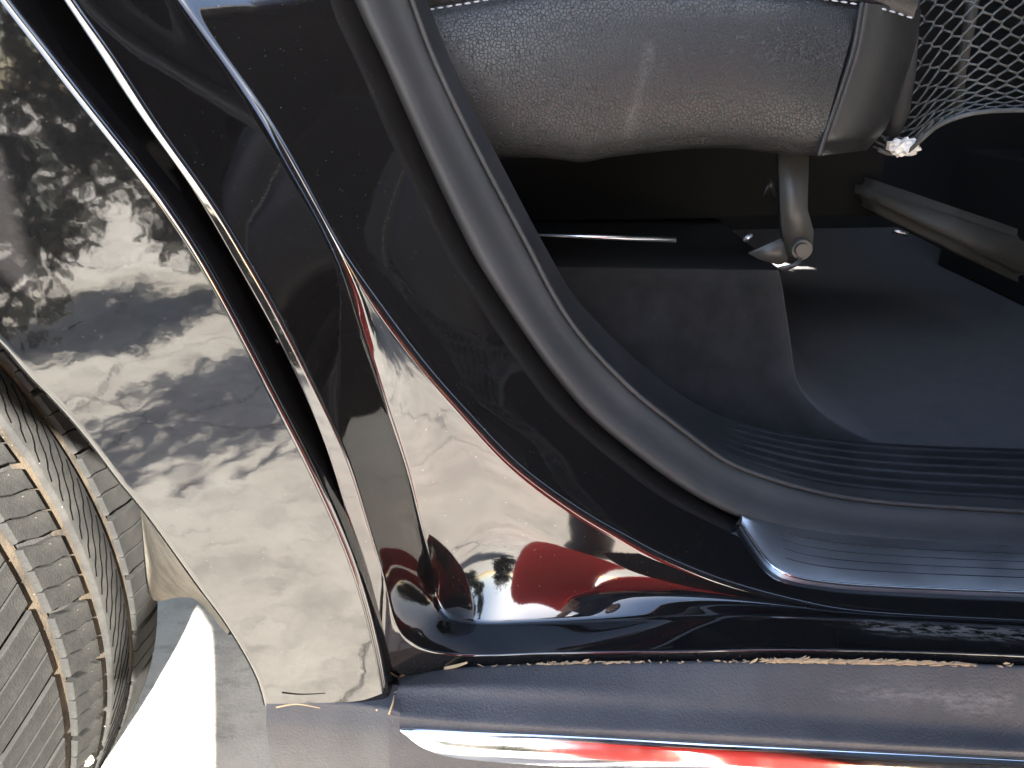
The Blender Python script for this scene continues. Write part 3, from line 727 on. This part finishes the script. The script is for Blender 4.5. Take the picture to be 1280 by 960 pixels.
own(grid('far_glass', [np.array([(-1.8, 1.66, 1.05), (2.0, 1.66, 1.05)]), np.array([(-1.6, 1.50, 1.52), (1.5, 1.50, 1.6)])], M['glass']))
own(grid('front_glass', [np.array([(.95, .06, 1.06), (2.0, .06, 1.06)]), np.array([(.85, .18, 1.58), (1.5, .18, 1.5)])], M['glass']))
# open rear door, swung out on the centre pillar
door = empty('rear_door', (.90, -.015, 0)); own(door)
DTH = R(53); Mdo = Matrix.Rotation(math.pi + DTH, 4, 'Z')
def dpart(o): o.parent = door; return o
def dbox(n, lo, hi, m, bev=.01):
    bm = bmesh.new(); bm_box(bm, lo, hi, bev, Mdo); return dpart(frombm(n, bm, m, None, False))
dbox('outer_skin', (.02, .055, .43), (.93, .115, 1.04), M['paint'], .02)
dbox('inner_trim', (.03, .0, .44), (.90, .054, 1.02), M['trim'], .02)
dbox('armrest', (.2, -.06, .72), (.8, -.001, .78), M['trim'], .015)
dbox('window_glass', (.06, .075, 1.041), (.86, .082, 1.58), M['glass'], 0)
dbox('window_frame', (.02, .055, 1.581), (.88, .10, 1.64), M['black'], .008)
dbox('window_frame', (.861, .055, 1.041), (.90, .10, 1.58), M['black'], .008)
dbox('window_frame', (.02, .055, 1.041), (.059, .10, 1.58), M['black'], .008)

# ------------------------------------------------------------------ storage net on the front seat's back
net = empty('storage_net', tuple(P(1200, 100, .42))); own(net); NI = Matrix.Translation(net.location).inverted()
def nown(o): o.parent = net; o.matrix_parent_inverse = NI; return o
nb = spline([(1096, 186, 0), (1112, 192, 0), (1134, 189, 0), (1150, 176, 0), (1168, 160, 0), (1190, 149, 0), (1220, 141, 0), (1260, 138, 0), (1310, 139, 0), (1420, 146, 0)], 300)
def nmap(u, v):
    """u along the net in cells, v up from the hem in half-cells"""
    x = 1104 + u * 12.6 + .0 * v; yb = np.interp(x, nb[:, 0], nb[:, 1]); d = 2.2 * v + .42 * v * v if v < 12 else 2.2 * 12 + .42 * 144 + 12.3 * (v - 12)
    sk = 1 + .25 * max(0, (1180 - x) / 80)
    Y = .43 + .035 * math.exp(-v / 5.0) * -1 + .012 * math.sin(u * .55) + .04 * max(0, (1150 - x) / 50)
    return P(x + .09 * d, yb - d * sk - .16 * (x - 1200) * min(1, d / 60), Y)
nV, nF = [], []
seen = set()
def strand(a, b):
    k = tuple(sorted((a, b)))
    if k in seen: return
    seen.add(k)
    p_, q_ = nmap(*a), nmap(*b); v_, f_ = tube_verts([p_, (p_ + q_) / 2, q_], [.00125, .00095, .00125], 5); base = len(nV)
    nV.extend(v_); nF.extend([tuple(i + base for i in f) for f in f_])
for i in range(0, 13):
    for j in range(0, 30):
        u0 = i * 2 + (j % 2); v0 = j
        # hexagon lattice: node pairs joined by a short upright, zigzags between them
        strand((u0, v0), (u0 + .0, v0 + .38)); strand((u0, v0 + .38), (u0 + 1, v0 + 1)); strand((u0, v0 + .38), (u0 - 1, v0 + 1))
nown(obj('net_mesh', nV, nF, M['net']))
hem = [nmap(u_, 0) for u_ in np.linspace(-.5, 25, 60)]; nown(tube('net_hem', hem, .0022, M['net'], seg=6))
M['band'] = plain('dark_net_binding', (.03, .03, .029), .8)
nown(tube('net_side_band', [P(1141, -40, .45), P(1140, 40, .45), P(1134, 90, .45), P(1124, 140, .452), P(1112, 185, .455)], [.006, .006, .008, .010, .005], M['band'], seg=8))
own(tube('seat_back_strap', [P(1222, -40, .50), P(1212, 30, .50), P(1200, 90, .51), P(1196, 140, .53)], .006, M['tunnel'], seg=8))

# crumpled paper caught in the net
bm = bmesh.new(); bmesh.ops.create_icosphere(bm, subdivisions=3, radius=.0125)
pc = P(1129, 184, .425)
for v in bm.verts:
    k = 1 + .28 * math.sin(v.co.x * 900 + 1) * math.sin(v.co.z * 700) + .12 * random.random(); v.co = Vector((v.co.x * 1.15, v.co.y * .8, v.co.z * .62)) * k
pap = frombm('paper_scrap', bm, M['paper'], None, False); pap.location = pc
tag(pap, 'small crumpled white paper scrap caught at the bottom of the net', 'paper')
for k, (x0, y0_, x1, y1_) in enumerate(((1118, 184, 1142, 181), (1124, 177, 1128, 192), (1135, 176, 1138, 192))):
    pass

# ------------------------------------------------------------------ person taking the picture (seen mirrored in the paint)
person = tag(empty('person', (.225, -.70, 0)), 'person in loose red trousers and dark top mirrored in the black paint', 'person')
person.rotation_euler = (0, 0, R(8)); PIV = Matrix.Translation(person.location).inverted()
def skin_mesh(name, joints, edges, mat, parent, root=0, lev=2):
    me = bpy.data.meshes.new(name); me.from_pydata([j[0] for j in joints], edges, []); o = bpy.data.objects.new(name, me); C.objects.link(o)
    bm = bmesh.new(); bm.from_mesh(me); lay = bm.verts.layers.skin.verify()
    for v, j in zip(bm.verts, joints):
        r_ = j[1]; v[lay].radius = (r_, r_) if np.isscalar(r_) else r_
        v[lay].use_root = (v.index == root)
    bm.to_mesh(me); bm.free()
    o.modifiers.new('skin', 'SKIN').use_smooth_shade = True; sd = o.modifiers.new('sub', 'SUBSURF'); sd.levels = lev; sd.render_levels = lev
    me.materials.append(mat); o.parent = parent; return o
# local frame: +Y towards the car, base at the feet
hip, chest, neck = (0, .0, .95), (0, .03, 1.28), (0, .06, 1.46)
skin_mesh('body', [((0, .0, .98), .10), ((0, .03, 1.25), .11), ((0, .05, 1.44), .05), ((0, .08, 1.53), .052), ((0, .10, 1.60), .085), ((0, .105, 1.70), .075),
    ((.17, .04, 1.40), .05), ((.25, .03, 1.10), .038), ((.06, .21, .86), .028), ((-.17, .04, 1.40), .05), ((-.25, .03, 1.10), .038), ((-.16, .21, .86), .028)],
    [(0, 1), (1, 2), (2, 3), (3, 4), (4, 5), (1, 6), (6, 7), (7, 8), (1, 9), (9, 10), (10, 11)], M['skin'], person)
skin_mesh('shirt', [((0, .0, .90), (.20, .14)), ((0, .0, .98), (.19, .135)), ((0, .01, 1.1), (.18, .13)), ((0, .03, 1.28), (.175, .125)), ((0, .045, 1.43), .075), ((.18, .04, 1.395), .075), ((.24, .03, 1.16), .062), ((-.18, .04, 1.395), .075), ((-.24, .03, 1.16), .062)],
    [(0, 1), (1, 2), (2, 3), (3, 4), (3, 5), (5, 6), (3, 7), (7, 8)], M['jeans'], person)
skin_mesh('trousers', [((0, .0, .94), (.165, .12)), ((.09, .0, .84), .105), ((.105, .03, .48), .10), ((.11, .0, .08), .09), ((-.09, .0, .84), .105), ((-.105, .03, .48), .10), ((-.11, .0, .08), .09)],
    [(0, 1), (1, 2), (2, 3), (0, 4), (4, 5), (5, 6)], M['red'], person)
for sx in (1, -1):
    skin_mesh('shoe', [((sx * .12, -.05, .045), .045), ((sx * .125, .05, .045), .048), ((sx * .135, .17, .034), .033)], [(0, 1), (1, 2)], M['shoe'], person)
    ox = -.05; q0 = np.array([ox + sx * .11, .21, .86])
    hj = [(tuple(q0), (.02, .034)), (tuple(q0 + (-sx * .03, .045, -.035)), (.016, .036))]; he = [(0, 1)]
    for f in range(4):
        b0 = len(hj); k0_ = q0 + (-sx * .035, .07, -.03 - f * .017)
        hj += [(tuple(k0_), .0085), (tuple(k0_ + (-sx * .02, .012, .001)), .0085), (tuple(k0_ + (-sx * .038, .006 - .004 * f, 0)), .0075)]; he += [(1, b0), (b0, b0 + 1), (b0 + 1, b0 + 2)]
    b0 = len(hj); hj += [(tuple(q0 + (-sx * .03, .035, .02)), .010), (tuple(q0 + (-sx * .055, .05, .035)), .009)]; he += [(0, b0), (b0, b0 + 1)]
    skin_mesh('hand', hj, he, M['skin'], person)
bm = bmesh.new(); bmesh.ops.create_uvsphere(bm, u_segments=24, v_segments=14, radius=.105)
for v in bm.verts:
    v.co = Vector((v.co.x * .95, v.co.y * 1.08 - .012, v.co.z * 1.05)) + Vector((0, .10, 1.675))
bmesh.ops.delete(bm, geom=[v for v in bm.verts if v.co.z < 1.665 + max(0, (v.co.y - .11) * .8)], context='VERTS')
frombm('hair', bm, M['hair'], person)
for sx in (1, -1):
    bm = bmesh.new(); bmesh.ops.create_uvsphere(bm, u_segments=10, v_segments=8, radius=.012); o = frombm('eye', bm, M['shoe'], person); o.location = (sx * .032, .182, 1.64)
    bm = bmesh.new(); bmesh.ops.create_uvsphere(bm, u_segments=10, v_segments=8, radius=.02); o = frombm('ear', bm, M['skin'], person); o.location = (sx * .09, .09, 1.63); o.scale = (.4, .7, 1.3)
skin_mesh('nose', [((0, .175, 1.645), .006), ((0, .198, 1.612), .011), ((0, .185, 1.605), .008)], [(0, 1), (1, 2)], M['skin'], person)
skin_mesh('mouth', [((-.024, .178, 1.572), .003), ((0, .187, 1.572), .006), ((.024, .178, 1.572), .003)], [(0, 1), (1, 2)], M['red'], person)
phone = tag(box('phone', (-.038, -.005, -.078), (.038, .005, .078), M['glass'], None, .004), 'black phone held by the person, mirrored beside the camera', 'phone')
phone.location = person.matrix_basis @ Vector((-.05, .29, .83)); phone.rotation_euler = (R(-22), R(90), R(22))

# ------------------------------------------------------------------ bushes mirrored in the quarter panel, one added for its shadow
M['leafgreen'] = MB('dark_leaf').set(Base_Color=(.018, .026, .014), Roughness=.6)
M['bark'] = MB('bark').set(Base_Color=(.05, .04, .03), Roughness=.9)
def make_bush(loc, sx, sy, z0, z1, ncl, label):
    bush = tag(empty('bush', loc), label, 'bush', 'bushes beside the car')
    bV, bF = [], []
    for k in range(7):
        an = k * .9; tip = np.array([math.cos(an) * sx * 1.2, math.sin(an) * sy * 1.2, z0 + (z1 - z0) * (.6 + .4 * rng.random())]); v_, f_ = tube_verts(spline([(0.02 * k, 0, 0), tuple(tip * np.array([.3, .3, .5])), tuple(tip)], 8), np.linspace(.025, .006, 8), 6)
        base = len(bV); bV += list(v_); bF += [tuple(i + base for i in f) for f in f_]
    obj('trunk', bV, bF, M['bark'], bush)
    lV, lF = [], []
    for _ in range(ncl):
        c_ = np.array([np.clip(rng.normal(0, sx), -1.6 * sx, 1.6 * sx), np.clip(rng.normal(0, sy), -1.6 * sy, 1.6 * sy), rng.uniform(z0, z1)]); r_ = rng.uniform(.14, .26)
        for _ in range(230):
            d_ = rng.normal(0, 1, 3); d_ /= np.linalg.norm(d_); c2 = c_ + d_ * r_ * rng.uniform(.3, 1); c2[2] = max(c2[2], .05)
            a_ = rng.normal(0, 1, 3); a_ /= np.linalg.norm(a_); b_ = np.cross(a_, d_ + .01); b_ /= np.linalg.norm(b_); L = rng.uniform(.02, .04); base = len(lV)
            lV += [c2 - a_ * L, c2 + b_ * L * .45, c2 + a_ * L, c2 - b_ * L * .45]; lF.append((base, base + 1, base + 2, base + 3))
    obj('crown', lV, lF, M['leafgreen'], bush, False)
make_bush((-1.95, -2.0, 0), .30, .30, .15, 1.7, 56, 'tall dark leafy bush mirrored in the upper rear of the quarter panel')
make_bush((-1.32, -2.75, 0), .12, .14, .15, 1.8, 30, 'slim dark bush mirrored in the quarter panel close to its front edge')
make_bush((-.18, -2.9, 0), .15, .10, .12, .95, 26, 'low dark bush added to cast the shadow band mirrored in the quarter panel')  # unseen shadow caster, added for the dark band on the ground

# ------------------------------------------------------------------ small debris
def straw(pts, Y, r, label, mat='straw'):
    p_ = [P(x, y, yy) for (x, y), yy in zip(pts, Y)]; q = spline(p_, 10); v_, f_ = tube_verts(q, np.linspace(r, r * .45, 10), 5)
    o = obj('dry_straw', v_, f_, M[mat]); tag(o, label, 'straw', 'dry straws by the sill'); return o
straw([(556, 836), (572, 832), (584, 828)], (.028, .027, .026), .0017, 'thick tan straw end lying on the cladding joint')
straw([(497, 850), (505, 843), (520, 837), (545, 834)], (.026, .026, .027, .028), .0009, 'thin curved straw following the corner of the cladding joint')
straw([(478, 884), (490, 868), (516, 859)], (-.004, .004, .010), .0010, 'dark pointed straw sticking out right from the corner clump')
straw([(486, 893), (491, 878), (493, 866)], (-.010, -.004, .006), .0007, 'upright pale straw crossing the corner clump')
straw([(470, 888), (482, 882), (500, 868)], (-.006, -.004, .008), .0007, 'short straw at the lower left of the corner clump')
straw([(345, 884), (370, 880), (400, 885)], (-.006, -.004, -.006), .0006, 'hair-thin straw below the dusty quarter panel')
# crumbs of leaf litter packed in the joint under the jamb
lv, lf = [], []
for k in range(520):
    x = rng.uniform(600, 1270) if k % 4 == 0 else np.clip(rng.choice([985, 1010, 1060, 1075, 1105, 1150, 760, 690]) + rng.normal(0, 22), 560, 1275)
    yy = np.interp(x, [560, 700, 900, 1080, 1280], [836, 829, 826, 827, 832]) + rng.normal(0, 1.0) + abs(rng.normal(0, 1.2)); c_ = np.array(tuple(P(x, yy, .0262 - .0014 * rng.random())))
    big = 940 < x < 1210
    ln_ = rng.uniform(.0012, .008) * (1.5 if big else .6); wd = rng.uniform(.0005, .0022) * (1.6 if big else .8); an = rng.normal(0, .55); base = len(lv)
    ax = np.array([math.cos(an), 0, math.sin(an) * .6]); bx = np.array([-math.sin(an), -.5, .8]); bx /= np.linalg.norm(bx); nz = np.cross(ax, bx) * .0005
    for sx, sy in ((-1, -.6), (.2, -1), (1, .2), (.1, 1)):
        lv.append(c_ + ax * ln_ * sx * .5 + bx * wd * sy * .5 + rng.normal(0, .0003, 3)); 
    for q_ in range(4): lv.append(lv[base + q_] - nz)
    lf += [(base, base + 1, base + 2, base + 3), (base + 7, base + 6, base + 5, base + 4)] + [(base + q_, base + 4 + q_, base + 4 + (q_ + 1) % 4, base + (q_ + 1) % 4) for q_ in range(4)]
lit = obj('leaf_litter', lv, lf, M['leaf'], smooth=False); tag(lit, 'tan crumbs of dry leaf packed in the joint above the cladding', 'leaf litter', None, 'stuff')
bm = bmesh.new(); bmesh.ops.create_icosphere(bm, subdivisions=2, radius=.0045)
for v in bm.verts: v.co *= 1 + .25 * random.random()
pb = frombm('pebble', bm, M['stone'], None, False); pb.scale = (1.3, 1, .8)
PEB = P(108, 951, .105); pb.location = PEB
tag(pb, 'tiny pale pebble wedged in a slot of the tyre tread', 'pebble')
